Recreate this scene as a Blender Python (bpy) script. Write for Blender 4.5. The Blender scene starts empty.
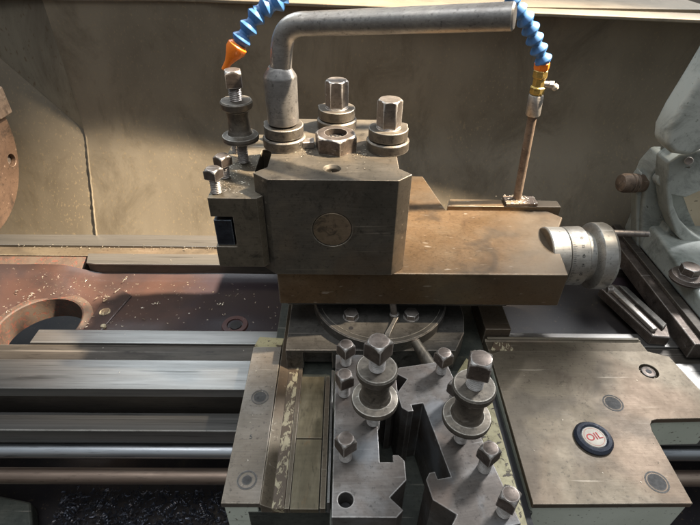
import bpy, bmesh, math, random
from mathutils import Vector, Matrix, noise as mnoise
random.seed(7)
S = 0.001            # all sizes below are millimetres
PI = math.pi
scene = bpy.context.scene
COL = scene.collection

# ------------------------------------------------------------------ camera
PITCH, ROLL, YAW, FPX = math.radians(37), math.radians(1.0), math.radians(0.8), 486.0
F = Vector((math.sin(YAW)*math.cos(PITCH), math.cos(YAW)*math.cos(PITCH), -math.sin(PITCH)))
R = F.cross(Vector((0, 0, 1))).normalized(); U = R.cross(F)
R2 = math.cos(ROLL)*R + math.sin(ROLL)*U; U2 = math.cos(ROLL)*U - math.sin(ROLL)*R
CAM = Vector((9.3, -331.5, 263.8))
cd = bpy.data.cameras.new('camera'); cam = bpy.data.objects.new('camera', cd); COL.objects.link(cam)
M = Matrix((R2, U2, -F)).transposed().to_4x4(); M.translation = CAM*S
cam.matrix_world = M
cd.sensor_width = 36; cd.lens = 36*FPX/700; cd.clip_start = 0.01; cd.clip_end = 50
scene.camera = cam

def at(px, py, x=None, y=None, z=None):
    """Point (mm) where the sight line of a photo pixel meets a plane: used to measure the machine."""
    d = F + (px-350)/FPX*R2 + (262.5-py)/FPX*U2
    t = (x-CAM.x)/d.x if x is not None else (y-CAM.y)/d.y if y is not None else (z-CAM.z)/d.z
    return CAM + d*t

# ------------------------------------------------------------------ materials
class NT:
    def __init__(s, name):
        s.m = bpy.data.materials.new(name); s.m.use_nodes = True
        s.t = s.m.node_tree; s.t.nodes.clear()
        s.out = s.t.nodes.new('ShaderNodeOutputMaterial')
        s.b = s.t.nodes.new('ShaderNodeBsdfPrincipled'); s.l(s.b.outputs[0], s.out.inputs[0])
    def n(s, k, **kw):
        x = s.t.nodes.new(k)
        for a, v in kw.items(): setattr(x, a, v)
        return x
    def l(s, a, b): s.t.links.new(a, b)
    def coord(s, stretch=(1, 1, 1), rnd=True):
        tc = s.n('ShaderNodeTexCoord')
        mp = s.n('ShaderNodeMapping'); mp.inputs['Scale'].default_value = stretch
        if rnd:
            oi = s.n('ShaderNodeObjectInfo'); mu = s.n('ShaderNodeMath', operation='MULTIPLY'); mu.inputs[1].default_value = 3.7
            s.l(oi.outputs['Random'], mu.inputs[0]); s.l(mu.outputs[0], mp.inputs['Location'])
        s.l(tc.outputs['Object'], mp.inputs[0]); return mp.outputs[0]
    def noise(s, v, scale, detail=6, rough=.6, dist=0):
        x = s.n('ShaderNodeTexNoise'); x.inputs['Scale'].default_value = scale; x.inputs['Detail'].default_value = detail
        x.inputs['Roughness'].default_value = rough; x.inputs['Distortion'].default_value = dist
        s.l(v, x.inputs['Vector']); return x.outputs[0]
    def ramp(s, f, stops):
        x = s.n('ShaderNodeValToRGB'); e = x.color_ramp.elements
        while len(e) < len(stops): e.new(.5)
        for q, (p, c) in zip(e, stops):
            q.position = p; q.color = (c, c, c, 1) if isinstance(c, (int, float)) else (*c, 1)
        s.l(f, x.inputs[0]); return x.outputs[0]
    def mix(s, f, a, b, mode='MIX'):
        x = s.n('ShaderNodeMix', data_type='RGBA', blend_type=mode)
        for v, i in ((f, 0), (a, 6), (b, 7)):
            if isinstance(v, (int, float)): x.inputs[i].default_value = v if i == 0 else (v, v, v, 1)
            elif isinstance(v, tuple): x.inputs[i].default_value = (*v, 1)
            else: s.l(v, x.inputs[i])
        return x.outputs[2]
    def math(s, op, a, b=None, clamp=False):
        x = s.n('ShaderNodeMath', operation=op); x.use_clamp = clamp
        for v, i in ((a, 0), (b, 1)):
            if v is None: continue
            if isinstance(v, (int, float)): x.inputs[i].default_value = v
            else: s.l(v, x.inputs[i])
        return x.outputs[0]
    def edge(s, radius=.0012, lo=.02, hi=.12):
        bv = s.n('ShaderNodeBevel', samples=4); bv.inputs[0].default_value = radius
        g = s.n('ShaderNodeNewGeometry'); d = s.n('ShaderNodeVectorMath', operation='DOT_PRODUCT')
        s.l(bv.outputs[0], d.inputs[0]); s.l(g.outputs['True Normal'], d.inputs[1])
        inv = s.math('SUBTRACT', 1.0, d.outputs['Value'])
        r = s.n('ShaderNodeMapRange'); r.inputs[1].default_value = lo; r.inputs[2].default_value = hi
        s.l(inv, r.inputs[0]); return r.outputs[0]
    def bump(s, h, strength=.3, dist=.0004):
        b = s.n('ShaderNodeBump'); b.inputs['Strength'].default_value = strength; b.inputs['Distance'].default_value = dist
        s.l(h, b.inputs['Height']); s.l(b.outputs[0], s.b.inputs['Normal'])
    def set(s, k, v):
        i = s.b.inputs[k]
        if isinstance(v, (int, float)): i.default_value = v
        elif isinstance(v, tuple): i.default_value = (*v, 1)
        else: s.l(v, i)

def metal(name, c1, c2, c3=None, metallic=.75, rough=(.35, .6), scale=30, stretch=(1, 1, 1), edge=.7,
          edgecol=(.62, .55, .47), bump=.25, grime=(.03, .025, .02), gr=.55, fine=350, brush=(.06, 1, 1)):
    t = NT(name); v = t.coord(stretch)
    mb = t.n('ShaderNodeMapping'); mb.inputs['Scale'].default_value = brush; t.l(v, mb.inputs[0])
    nb = t.noise(mb.outputs[0], 900, 3, .6)
    n1 = t.noise(v, scale, 7, .62, .3); n2 = t.noise(v, scale*4.3, 6, .7); n3 = t.noise(v, fine, 3, .6)
    col = t.ramp(n1, [(.34, c1), (.52, c2), (.68, c3 or c2)])
    col = t.mix(t.ramp(n2, [(.42, 0.), (.64, .4)]), col, c1)
    col = t.mix(1.0, col, t.ramp(nb, [(.25, .82), (.7, 1.08)]), 'MULTIPLY')
    scr = t.ramp(t.noise(mb.outputs[0], 240, 2, .4, .2), [(.69, 0.), (.76, .3)])
    col = t.mix(scr, col, edgecol)
    g = t.ramp(t.noise(v, scale*1.7, 8, .75, .8), [(gr, 0.), (gr+.14, .85)])
    col = t.mix(g, col, grime)
    sp = t.ramp(n3, [(.28, .55), (.42, 1.)])
    col = t.mix(1.0, col, sp, 'MULTIPLY')
    rg = t.math('ADD', t.math('MULTIPLY', n2, (rough[1]-rough[0])*1.6), rough[0]-(rough[1]-rough[0])*.3, True)
    rg = t.math('ADD', rg, t.math('MULTIPLY', nb, .16))
    if edge:
        e = t.math('MULTIPLY', t.edge(), t.ramp(t.noise(v, 260, 4), [(.3, edge*.25), (.55, edge)]), True)
        col = t.mix(e, col, edgecol)
    t.set('Base Color', col); t.set('Metallic', metallic); t.set('Roughness', rg)
    t.bump(t.math('ADD', t.math('ADD', t.math('MULTIPLY', n2, .55), t.math('MULTIPLY', n3, .4)), t.math('MULTIPLY', nb, .35)), bump, .0004)
    return t.m

def paint(name, c, c2, under=(.06, .05, .04), chip=.62, rough=.5, scale=60, speck=(.08, .06, .04), spt=.64, bump=.4, stretch=(1, 1, 1), sps=320, grime=.58, gcol=(.09, .075, .05)):
    t = NT(name); v = t.coord(stretch)
    col = t.ramp(t.noise(v, scale*.25, 6, .6, .3), [(.35, c2), (.6, c)])
    col = t.mix(t.ramp(t.noise(v, sps, 3, .5), [(spt, 0.), (spt+.08, .8)]), col, speck)
    col = t.mix(t.ramp(t.noise(v, scale*.55, 8, .75, .6), [(grime, 0.), (grime+.2, .8)]), col, gcol)
    ch = t.ramp(t.noise(v, scale, 6, .7, .5), [(chip, 0.), (chip+.015, 1.)])
    col = t.mix(ch, col, under)
    t.set('Base Color', col); t.set('Roughness', rough); t.set('Specular IOR Level', .4)
    h = t.math('ADD', t.math('MULTIPLY', t.noise(v, 420, 5, .7), .5), t.math('MULTIPLY', ch, -1.2))
    t.bump(h, bump, .0004)
    return t.m

def light_shade_tint(mat, x0, x1, col):  # tints base colour along X, painting light and shade into it
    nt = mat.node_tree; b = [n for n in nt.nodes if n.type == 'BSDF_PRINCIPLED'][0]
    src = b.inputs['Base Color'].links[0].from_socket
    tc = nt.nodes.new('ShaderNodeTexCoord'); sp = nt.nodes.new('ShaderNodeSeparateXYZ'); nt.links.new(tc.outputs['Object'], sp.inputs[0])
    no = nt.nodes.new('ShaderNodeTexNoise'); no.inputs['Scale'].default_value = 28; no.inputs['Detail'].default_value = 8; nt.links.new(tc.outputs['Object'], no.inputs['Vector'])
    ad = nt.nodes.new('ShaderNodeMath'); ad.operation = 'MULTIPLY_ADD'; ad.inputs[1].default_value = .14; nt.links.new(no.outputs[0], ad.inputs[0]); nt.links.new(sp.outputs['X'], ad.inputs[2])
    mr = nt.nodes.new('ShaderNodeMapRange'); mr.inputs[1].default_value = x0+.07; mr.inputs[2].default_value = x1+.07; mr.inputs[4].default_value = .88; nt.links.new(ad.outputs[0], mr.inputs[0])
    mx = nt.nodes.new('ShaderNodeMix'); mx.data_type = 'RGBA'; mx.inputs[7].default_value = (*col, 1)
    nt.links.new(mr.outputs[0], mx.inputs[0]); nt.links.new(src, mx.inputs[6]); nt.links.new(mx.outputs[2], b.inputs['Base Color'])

def plain(name, c, rough=.4, metallic=0., sss=0, bump=.1):
    t = NT(name); v = t.coord()
    col = t.mix(t.ramp(t.noise(v, 150, 6, .7), [(.4, 0.), (.7, .6)]), c, tuple(x*.55 for x in c))
    t.set('Base Color', col); t.set('Roughness', t.math('ADD', t.math('MULTIPLY', t.noise(v, 300, 4), .3), rough-.15)); t.set('Metallic', metallic)
    if bump: t.bump(t.noise(v, 500, 4), bump, .0003)
    return t.m

MAT = {}
MAT['post'] = metal('oiled dark steel', (.085, .074, .058), (.13, .113, .09), (.18, .148, .105), .65, (.36, .58), 18, edgecol=(.6, .52, .42))
MAT['slide'] = metal('amber light tinted steel', (.11, .068, .035), (.155, .10, .055), (.19, .14, .09), .65, (.27, .44), 13, brush=(.35, 1, 1), edgecol=(.7, .64, .55), grime=(.09, .055, .03), gr=.54)  # brown steel with warm amber light painted into its colour
MAT['swivel'] = metal('dull dark cast plate', (.065, .06, .053), (.115, .107, .095), (.15, .14, .125), .65, (.38, .6), 35)
MAT['saddle'] = metal('brown stained ground plate', (.125, .098, .068), (.165, .134, .094), (.215, .178, .13), .55, (.34, .56), 9, edgecol=(.7, .62, .5), grime=(.07, .05, .035), gr=.57)
def patches(mat, col, scale, lo, hi, amt):
    nt = mat.node_tree; b = [n for n in nt.nodes if n.type == 'BSDF_PRINCIPLED'][0]
    src = b.inputs['Base Color'].links[0].from_socket
    tc = nt.nodes.new('ShaderNodeTexCoord'); no = nt.nodes.new('ShaderNodeTexNoise'); no.inputs['Scale'].default_value = scale; no.inputs['Detail'].default_value = 7; no.inputs['Distortion'].default_value = .5
    nt.links.new(tc.outputs['Object'], no.inputs['Vector'])
    mr = nt.nodes.new('ShaderNodeMapRange'); mr.inputs[1].default_value = lo; mr.inputs[2].default_value = hi; mr.inputs[4].default_value = amt; nt.links.new(no.outputs[0], mr.inputs[0])
    mx = nt.nodes.new('ShaderNodeMix'); mx.data_type = 'RGBA'; mx.inputs[7].default_value = (*col, 1)
    nt.links.new(mr.outputs[0], mx.inputs[0]); nt.links.new(src, mx.inputs[6]); nt.links.new(mx.outputs[2], b.inputs['Base Color'])
MAT['wing'] = metal('copper tinted ground plate', (.14, .115, .088), (.205, .172, .138), (.25, .22, .185), .6, (.34, .55), 16, edgecol=(.7, .62, .5), gr=.62)
MAT['holder'] = metal('mottled holder steel', (.09, .077, .067), (.14, .122, .108), (.205, .193, .182), .65, (.3, .5), 30, edgecol=(.75, .72, .68), edge=.95, grime=(.08, .06, .05), gr=.6)
MAT['holder_oiled'] = metal('grimy mounted holder steel', (.10, .085, .06), (.15, .125, .09), (.18, .15, .11), .6, (.36, .6), 30, edge=.6)
MAT['bolt'] = metal('bright worn bolt steel', (.17, .145, .125), (.28, .245, .215), (.38, .34, .31), .8, (.3, .5), 60, edgecol=(.85, .82, .78), edge=1., grime=(.12, .09, .07), gr=.6)
MAT['bolt_dark'] = metal('dark bolt steel', (.09, .072, .06), (.15, .12, .10), (.22, .18, .155), .7, (.28, .46), 60, edgecol=(.7, .65, .6), edge=.9)
MAT['bright_edge'] = metal('rubbed bright bolt corner', (.40, .37, .34), (.55, .52, .48), (.62, .6, .56), .9, (.22, .42), 90, edge=0, grime=(.2, .16, .13), gr=.56)
MAT['knurl'] = metal('dark nut steel', (.10, .085, .07), (.155, .135, .11), (.24, .205, .16), .7, (.34, .55), 60, edgecol=(.7, .66, .58), edge=.95)
MAT['lever'] = metal('smooth lever steel', (.26, .245, .23), (.38, .36, .335), (.46, .43, .39), .85, (.24, .42), 30, edge=.7, edgecol=(.75, .7, .62), gr=.62)
MAT['way'] = metal('oiled ground way', (.15, .145, .135), (.24, .23, .215), (.3, .28, .26), .8, (.2, .42), 26, stretch=(.04, 1, 1), edge=.6, edgecol=(.7, .68, .64), bump=.1, grime=(.05, .045, .04), gr=.6)
MAT['way_dull'] = metal('dull oily bed side', (.05, .042, .035), (.085, .072, .058), (.12, .1, .08), .5, (.35, .6), 26, stretch=(.15, 1, 1), edge=.4)
MAT['rod'] = metal('polished feed shaft', (.3, .31, .32), (.42, .44, .46), (.5, .5, .5), .95, (.16, .32), 40, stretch=(.1, 1, 1), edge=0, bump=.06, gr=.68)
MAT['rod_brown'] = metal('brown oiled shaft', (.18, .13, .1), (.27, .2, .155), (.33, .26, .2), .85, (.3, .45), 40, stretch=(.15, 1, 1), edge=0, bump=.08, gr=.66)
MAT['dial'] = metal('satin aluminium dial', (.28, .265, .235), (.38, .365, .335), (.46, .445, .41), .8, (.3, .45), 40, edge=.4, edgecol=(.85, .83, .78), grime=(.2, .17, .13), gr=.66, bump=.12)
MAT['rust'] = metal('rusty pipe steel', (.12, .083, .06), (.2, .145, .105), (.28, .215, .16), .45, (.45, .7), 45, edge=.3)
MAT['chuck'] = metal('rust tinted chuck steel', (.10, .062, .042), (.15, .095, .064), (.20, .13, .09), .5, (.38, .55), 18, edge=.5, edgecol=(.7, .5, .38))
MAT['web'] = paint('red brown casting', (.055, .031, .025), (.035, .023, .021), under=(.2, .16, .13), chip=.66, rough=.27, scale=75, speck=(.25, .2, .15), spt=.7, sps=380, gcol=(.06, .03, .025), grime=.54)
light_shade_tint(MAT['web'], -.20, -.15, (.035, .026, .03))  # painted top slide shadow, with some oil, darkening the web towards the saddle
MAT['web_pale'] = paint('worn cream and red casting', (.085, .064, .05), (.06, .04, .032), under=(.12, .05, .036), chip=.55, rough=.5, scale=190, speck=(.1, .06, .04), spt=.56, sps=300, gcol=(.1, .07, .05), grime=.56)
MAT['web_dark'] = paint('oily purple brown casting', (.10, .05, .045), (.055, .035, .04), under=(.28, .27, .25), chip=.63, rough=.3, scale=42, speck=(.3, .28, .26), spt=.66, sps=300, gcol=(.03, .03, .035), grime=.5)
MAT['tray'] = paint('beige tray paint', (.17, .143, .103), (.115, .095, .067), under=(.10, .065, .04), chip=.74, rough=.55, scale=30, speck=(.2, .155, .095), spt=.60, sps=420, gcol=(.085, .068, .045), grime=.5, stretch=(1, 1, .6))
MAT['tray_shaded'] = paint('shade darkened stained tray paint', (.13, .112, .08), (.09, .075, .052), under=(.05, .035, .025), chip=.73, rough=.6, scale=20, speck=(.08, .055, .03), spt=.62, sps=300, gcol=(.045, .033, .02), grime=.46, stretch=(1, 1, .45))  # tray paint darkened to paint in the upper wall's shade, plus grime
MAT['cream'] = paint('flaking cream paint', (.43, .37, .24), (.33, .28, .18), under=(.10, .07, .045), chip=.47, rough=.5, scale=230, stretch=(1, .5, 1))
MAT['cream_rich'] = paint('thick cream paint', (.44, .39, .23), (.33, .29, .16), under=(.06, .045, .03), chip=.56, rough=.5, scale=130, gcol=(.12, .1, .04), grime=.52)
MAT['pale'] = paint('pale green casting paint', (.66, .69, .58), (.54, .57, .47), under=(.12, .1, .07), chip=.66, rough=.45, scale=45, gcol=(.2, .18, .11), grime=.6)
MAT['tail'] = paint('grey green machine paint', (.40, .415, .375), (.27, .285, .255), under=(.10, .09, .07), chip=.66, rough=.38, scale=48, speck=(.16, .17, .14), spt=.67, gcol=(.09, .10, .085), grime=.48, bump=.7)
MAT['beige'] = paint('sunlit tray beige', (.62, .52, .37), (.5, .41, .28), chip=.72, scale=40)  # bright beige that stands in for sunlit tray
MAT['ochre'] = metal('ochre scraped way', (.10, .08, .045), (.17, .14, .085), (.24, .20, .13), .35, (.25, .45), 60, stretch=(1, .25, 1), edge=.3, grime=(.2, .085, .02), gr=.58)
MAT['blue'] = plain('blue plastic', (.06, .175, .40), .4)
MAT['orange'] = plain('orange plastic', (.85, .20, .015), .38)
MAT['brass'] = metal('tarnished brass', (.42, .28, .08), (.6, .42, .13), (.66, .5, .2), .9, (.3, .45), 60, edgecol=(.85, .7, .35))
MAT['zinc'] = metal('zinc sleeve', (.4, .36, .32), (.52, .48, .43), (.6, .56, .5), .85, (.3, .45), 50)
MAT['black'] = plain('black cavity', (.012, .011, .012), .6)
MAT['tool'] = metal('blued tool bit', (.02, .022, .028), (.035, .04, .05), (.05, .055, .07), .6, (.25, .4), 60, edgecol=(.5, .58, .66), edge=.9)
MAT['capblue'] = plain('black blue cap rim', (.03, .035, .05), .25, .3)
MAT['capwhite'] = plain('ivory enamel', (.44, .39, .31), .5)
MAT['red'] = plain('red lettering', (.38, .012, .008), .6)
MAT['ink'] = plain('dark engraving', (.03, .028, .025), .5)
MAT['chips'] = metal('bright steel chips', (.5, .42, .3), (.7, .62, .5), (.8, .76, .7), .8, (.2, .4), 90, edge=0, gr=.8)
MAT['chips_dark'] = metal('blued steel chips', (.03, .032, .042), (.06, .066, .085), (.14, .115, .10), .7, (.2, .4), 90, edge=0, gr=.8)
MAT['trayfloor'] = paint('oily tray floor', (.035, .03, .028), (.02, .018, .02), under=(.10, .08, .06), chip=.68, rough=.3, scale=40)
MAT['green_oil'] = metal('greenish oily cast side', (.04, .045, .038), (.075, .08, .065), (.1, .1, .08), .3, (.35, .55), 30, edge=.2)
MAT['plug'] = metal('dark filled plug', (.04, .038, .036), (.06, .057, .053), (.08, .075, .07), .1, (.5, .75), 90, edge=.3)
MAT['spot_brown'] = metal('brown round plug', (.15, .11, .07), (.21, .155, .10), (.25, .18, .12), .6, (.35, .55), 40, edge=.3, edgecol=(.4, .33, .24))

patches(MAT['saddle'], (.19, .12, .08), 8, .52, .66, .4); patches(MAT['saddle'], (.07, .058, .045), 17, .56, .66, .55)
patches(MAT['slide'], (.11, .095, .075), 9, .48, .64, .6); patches(MAT['slide'], (.045, .035, .026), 24, .6, .7, .6)
light_shade_tint(MAT['slide'], .07, .15, (.15, .118, .082))  # painted amber light near the post fades to grey brown rightwards
patches(MAT['holder'], (.17, .115, .085), 30, .53, .66, .35); patches(MAT['holder'], (.24, .26, .28), 22, .55, .66, .45)
patches(MAT['post'], (.17, .115, .07), 12, .52, .66, .4)

# ------------------------------------------------------------------ mesh helpers (millimetres in, metres out)
def root_of(o):
    while o.parent: o = o.parent
    return o
def thing(name, label, cat, loc=(0, 0, 0), group=None, rotz=0):
    o = bpy.data.objects.new(name, None); COL.objects.link(o); o.empty_display_size = .01
    o.location = Vector(loc)*S; o.rotation_euler.z = rotz
    o['label'] = label; o['category'] = cat; o['org'] = [float(a) for a in loc]
    if group: o['group'] = group
    return o
def mk(name, bm, mat, parent=None, bevel=.4, label=None, kind=None, cat=None, segs=2, angle=32, group=None, mats=None):
    org = Vector((0, 0, 0))
    if parent: org = Vector(root_of(parent)['org'])
    bmesh.ops.remove_doubles(bm, verts=bm.verts, dist=.0005)
    bmesh.ops.recalc_face_normals(bm, faces=bm.faces)
    for v in bm.verts: v.co = (v.co-org)*S
    me = bpy.data.meshes.new(name); bm.to_mesh(me); bm.free()
    for p in me.polygons: p.use_smooth = True
    me.set_sharp_from_angle(angle=math.radians(angle))
    for m_ in (mats or ([mat, 'bright_edge'] if mat in ('bolt', 'bolt_dark') else [mat])): me.materials.append(MAT[m_])
    o = bpy.data.objects.new(name, me); COL.objects.link(o)
    if parent: o.parent = parent
    if bevel:
        b = o.modifiers.new('edge', 'BEVEL'); b.width = bevel*S; b.segments = segs; b.limit_method = 'ANGLE'
        b.angle_limit = math.radians(angle); b.harden_normals = True
    if label: o['label'] = label
    if kind: o['kind'] = kind
    if cat: o['category'] = cat
    if group: o['group'] = group
    return o
def cut(o, *bms):
    """boolean holes, baked into the mesh (bevel stays a modifier)"""
    mods = [m for m in o.modifiers]
    org = Vector(root_of(o)['org']) if 'org' in root_of(o) else Vector((0, 0, 0))
    bvs = [(m.width, m.segments, m.angle_limit) for m in mods]
    for m in mods: o.modifiers.remove(m)
    for bm in bms:
        bmesh.ops.recalc_face_normals(bm, faces=bm.faces)
        for v in bm.verts: v.co = (v.co-org)*S
        me = bpy.data.meshes.new('cutter'); bm.to_mesh(me); bm.free()
        c = bpy.data.objects.new('cutter', me); COL.objects.link(c)
        c.matrix_world = root_of(o).matrix_basis.copy() if o.parent else Matrix()
        m = o.modifiers.new('b', 'BOOLEAN'); m.operation = 'DIFFERENCE'; m.object = c; m.solver = 'EXACT'
        bpy.context.view_layer.update()
        dg = bpy.context.evaluated_depsgraph_get()
        new = bpy.data.meshes.new_from_object(o.evaluated_get(dg))
        o.modifiers.clear(); o.data = new
        bpy.data.objects.remove(c)
    for p in o.data.polygons: p.use_smooth = True
    o.data.set_sharp_from_angle(angle=math.radians(32))
    for w, sg, an in bvs:
        b = o.modifiers.new('edge', 'BEVEL'); b.width = w; b.segments = sg; b.limit_method = 'ANGLE'; b.angle_limit = an; b.harden_normals = True
    return o
def B(): return bmesh.new()
def box(bm, x0, x1, y0, y1, z0, z1, mi=0):
    vs = [bm.verts.new((x, y, z)) for z in (z0, z1) for y in (y0, y1) for x in (x0, x1)]
    for f in ((0, 1, 3, 2), (4, 5, 7, 6), (0, 1, 5, 4), (2, 3, 7, 6), (0, 2, 6, 4), (1, 3, 7, 5)):
        bm.faces.new([vs[i] for i in f]).material_index = mi
    return bm
def prism(bm, pts, a0, a1, axis='z', mi=0):
    """polygon extruded along an axis; pts are the two other coordinates in xyz order"""
    def q(p, a): return {'z': (p[0], p[1], a), 'y': (p[0], a, p[1]), 'x': (a, p[0], p[1])}[axis]
    lo = [bm.verts.new(q(p, a0)) for p in pts]; hi = [bm.verts.new(q(p, a1)) for p in pts]
    n = len(pts)
    fs = [bm.faces.new(lo), bm.faces.new(hi)]
    for i in range(n): fs.append(bm.faces.new((lo[i], lo[(i+1) % n], hi[(i+1) % n], hi[i])))
    for f in fs: f.material_index = mi
    return bm
def revolve(bm, prof, c, axis=(0, 0, 1), n=48, rot=0):
    """prof: (distance along axis, radius); closed at the ends"""
    ax = Vector(axis).normalized(); c = Vector(c)
    u = ax.orthogonal().normalized() if abs(ax.z) < .99 else Vector((1, 0, 0))
    w = ax.cross(u); rings = []
    for h, r in prof:
        rings.append([bm.verts.new(c+ax*h+(u*math.cos(2*PI*i/n+rot)+w*math.sin(2*PI*i/n+rot))*r) for i in range(n)])
    for a, b in zip(rings, rings[1:]):
        for i in range(n): bm.faces.new((a[i], a[(i+1) % n], b[(i+1) % n], b[i]))
    bm.faces.new(rings[0]); bm.faces.new(rings[-1])
    return bm
def cyl(bm, p0, p1, r, n=40, r1=None, rot=0):
    p0 = Vector(p0); d = Vector(p1)-p0
    return revolve(bm, [(0, r), (d.length, r if r1 is None else r1)], p0, d, n, rot)
def thread(bm, c, h0, h1, r, pitch=1.5, axis=(0, 0, 1), n=28):
    k = int((h1-h0)/pitch); prof = []
    for i in range(k):
        prof += [(h0+i*pitch, r*.86), (h0+(i+.5)*pitch, r)]
    prof.append((h1, r*.86))
    return revolve(bm, prof, c, axis, n)
def tube(bm, pts, r, n=28):
    pts = [Vector(p) for p in pts]; rings = []
    t0 = (pts[1]-pts[0]).normalized(); u = t0.orthogonal().normalized()
    for i, p in enumerate(pts):
        t = (pts[min(i+1, len(pts)-1)]-pts[max(i-1, 0)]).normalized()
        u = (u-t*u.dot(t)).normalized(); w = t.cross(u)
        rr = r[i] if isinstance(r, list) else r
        rings.append([bm.verts.new(p+(u*math.cos(2*PI*k/n)+w*math.sin(2*PI*k/n))*rr) for k in range(n)])
    for a, b in zip(rings, rings[1:]):
        for k in range(n): bm.faces.new((a[k], a[(k+1) % n], b[(k+1) % n], b[k]))
    bm.faces.new(rings[0]); bm.faces.new(rings[-1])
    return bm
def head(bm, c, h0, h1, r, sides=4, rot=PI/4, axis=(0, 0, 1), crown=.12):
    """square or hex bolt head: flats with a domed, turned top"""
    ax = Vector(axis).normalized(); c = Vector(c)
    H = h1-h0; N = sides*8
    u = ax.orthogonal().normalized() if abs(ax.z) < .99 else Vector((1, 0, 0)); w = ax.cross(u)
    def rad(a, lim):
        s = 2*PI/sides; q = ((a+s/2) % s)-s/2
        return min(r*math.cos(PI/sides)/math.cos(q), lim)
    rin = r*math.cos(PI/sides)
    lims = [(h0, r*.97), (h0+H*.05, r), (h1-H*crown, r), (h1-H*crown*.5, rin+(r-rin)*.45), (h1-.15, rin*.97), (h1, rin*.90)]
    rings = []
    for h, lim in lims:
        rings.append([bm.verts.new(c+ax*h+(u*math.cos(2*PI*i/N+rot)+w*math.sin(2*PI*i/N+rot))*rad(2*PI*i/N, lim)) for i in range(N)])
    for q, (a, b) in enumerate(zip(rings, rings[1:])):
        for i in range(N): bm.faces.new((a[i], a[(i+1) % N], b[(i+1) % N], b[i])).material_index = 1 if q in (3,) else 0
    bm.faces.new(rings[0]); bm.faces.new(rings[-1])
    return bm
def copy_tree(o, parent=None):
    c = o.copy(); COL.objects.link(c)
    if parent: c.parent = parent
    for ch in [x for x in COL.objects if x.parent == o]: copy_tree(ch, c)
    return c
def text(name, body, size, mat, parent, mtx, depth=.15):
    cu = bpy.data.curves.new(name, 'FONT'); cu.body = body; cu.size = size*S; cu.extrude = depth*S
    cu.align_x = 'CENTER'; cu.align_y = 'CENTER'; cu.offset = size*S*.014
    t = bpy.data.objects.new('tmp', cu); COL.objects.link(t)
    me = bpy.data.meshes.new_from_object(t.evaluated_get(bpy.context.evaluated_depsgraph_get()))
    bpy.data.objects.remove(t); me.materials.clear(); me.materials.append(MAT[mat])
    o = bpy.data.objects.new(name, me); COL.objects.link(o); o.parent = parent
    m = mtx.copy(); m.translation = (Vector(m.translation)-Vector(root_of(parent)['org']))*S
    o.matrix_local = m
    return o

# ================================================================== CHIP TRAY (splash wall behind the machine)
XL = -326
t = thing('splash_tray', 'beige painted splash tray wall with a sloping bottom rising behind the lathe bed', 'splash tray', (0, 271, -105))
pf = [(271, 168), (271, 46)]
b0_, b1_, b2_ = Vector((271, 46)), Vector((271, 17.5)), Vector((271-26*.455, 17.5-26))
for k in range(1, 12):
    q = k/12; v_ = b0_*(1-q)**2+b1_*2*q*(1-q)+b2_*q*q; pf.append((v_.x, v_.y))
pf += [tuple(b2_), (178, -187)]
pf += [(y+3.5, z-.6) for y, z in reversed(pf)]
mk('back_panel', prism(B(), pf, XL, 700, 'x'), 'tray', t, 0, label='bent beige rear panel, stained and dull')
def sheet(pts, d=(0, 2.5, -1)):
    bm = B(); a = [bm.verts.new(p) for p in pts]; b = [bm.verts.new(Vector(p)+Vector(d)) for p in pts]; n = len(pts)
    bm.faces.new(a); bm.faces.new(b)
    for i in range(n): bm.faces.new((a[i], a[(i+1) % n], b[(i+1) % n], b[i]))
    return bm
fA, fB = Vector((XL, 204, -130)), Vector((XL, 271, 17.5))
fC = fB+(at(0, 58, y=275)-fB)*1.7
fD = Vector((-520, 208, -130))
bm = B(); N_ = 14; g = []
for i in range(N_+1):
    row = []
    for j in range(N_+1):
        u_, v_ = i/N_, j/N_
        row.append(bm.verts.new((fA*(1-v_)+fB*v_)*(1-u_)+(fD*(1-v_)+fC*v_)*u_))
    g.append(row)
for i in range(N_):
    for j in range(N_): bm.faces.new((g[i][j], g[i+1][j], g[i+1][j+1], g[i][j+1]))
ret = bmesh.ops.extrude_face_region(bm, geom=bm.faces[:])
for v in [e for e in ret['geom'] if isinstance(e, bmesh.types.BMVert)]: v.co += Vector((0, 2.5, -1))
mk('side_facet', bm, 'tray', t, 0, label='angled beige left panel of the tray')
mk('upper_facet', sheet([fB, Vector((XL, 271, 168)), Vector((-520, 300, 168)), fC]), 'tray_shaded', t, .3)  # panel above the fold; diagonal shadow painted as its darker colour
# top rim, seen from above
pl = at(100, -3, z=167); pr = at(700, 24, z=158)
bm = B()
a = at(150, 1.5, z=168); b = at(700, 23.5, z=158)
a = at(200, 2.5, z=168); b = at(700, 24.5, z=160)
vs = [(XL-60, a.y-2, 169), (a.x, a.y, 168), (b.x+60, b.y-4, 160), (b.x+60, b.y+190, 160), (XL-60, a.y+190, 169)]
lo = [bm.verts.new(v) for v in vs]; hi = [bm.verts.new((v[0], v[1], v[2]+4)) for v in vs]
bm.faces.new(lo); bm.faces.new(hi)
for i in range(5): bm.faces.new((lo[i], lo[(i+1) % 5], hi[(i+1) % 5], hi[i]))
mk('top_rim', bm, 'tray', t, 1.2)
# weld bead in the corner of the tray
bm = B(); tube(bm, [(XL+1, 271-(17.5-z)*.455-1.2+random.uniform(-.6, .6), z) for z in range(16, -130, -4)], [random.uniform(.8, 1.5) for z in range(16, -130, -4)], 8)
mk('weld_bead', bm, 'tray', t, 0)

# tray floor under the bed
bm = B(); box(bm, -900, 900, -420, 260, -262, -258)
mk('tray_floor', bm, 'trayfloor', None, 0, kind='structure')

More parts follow.
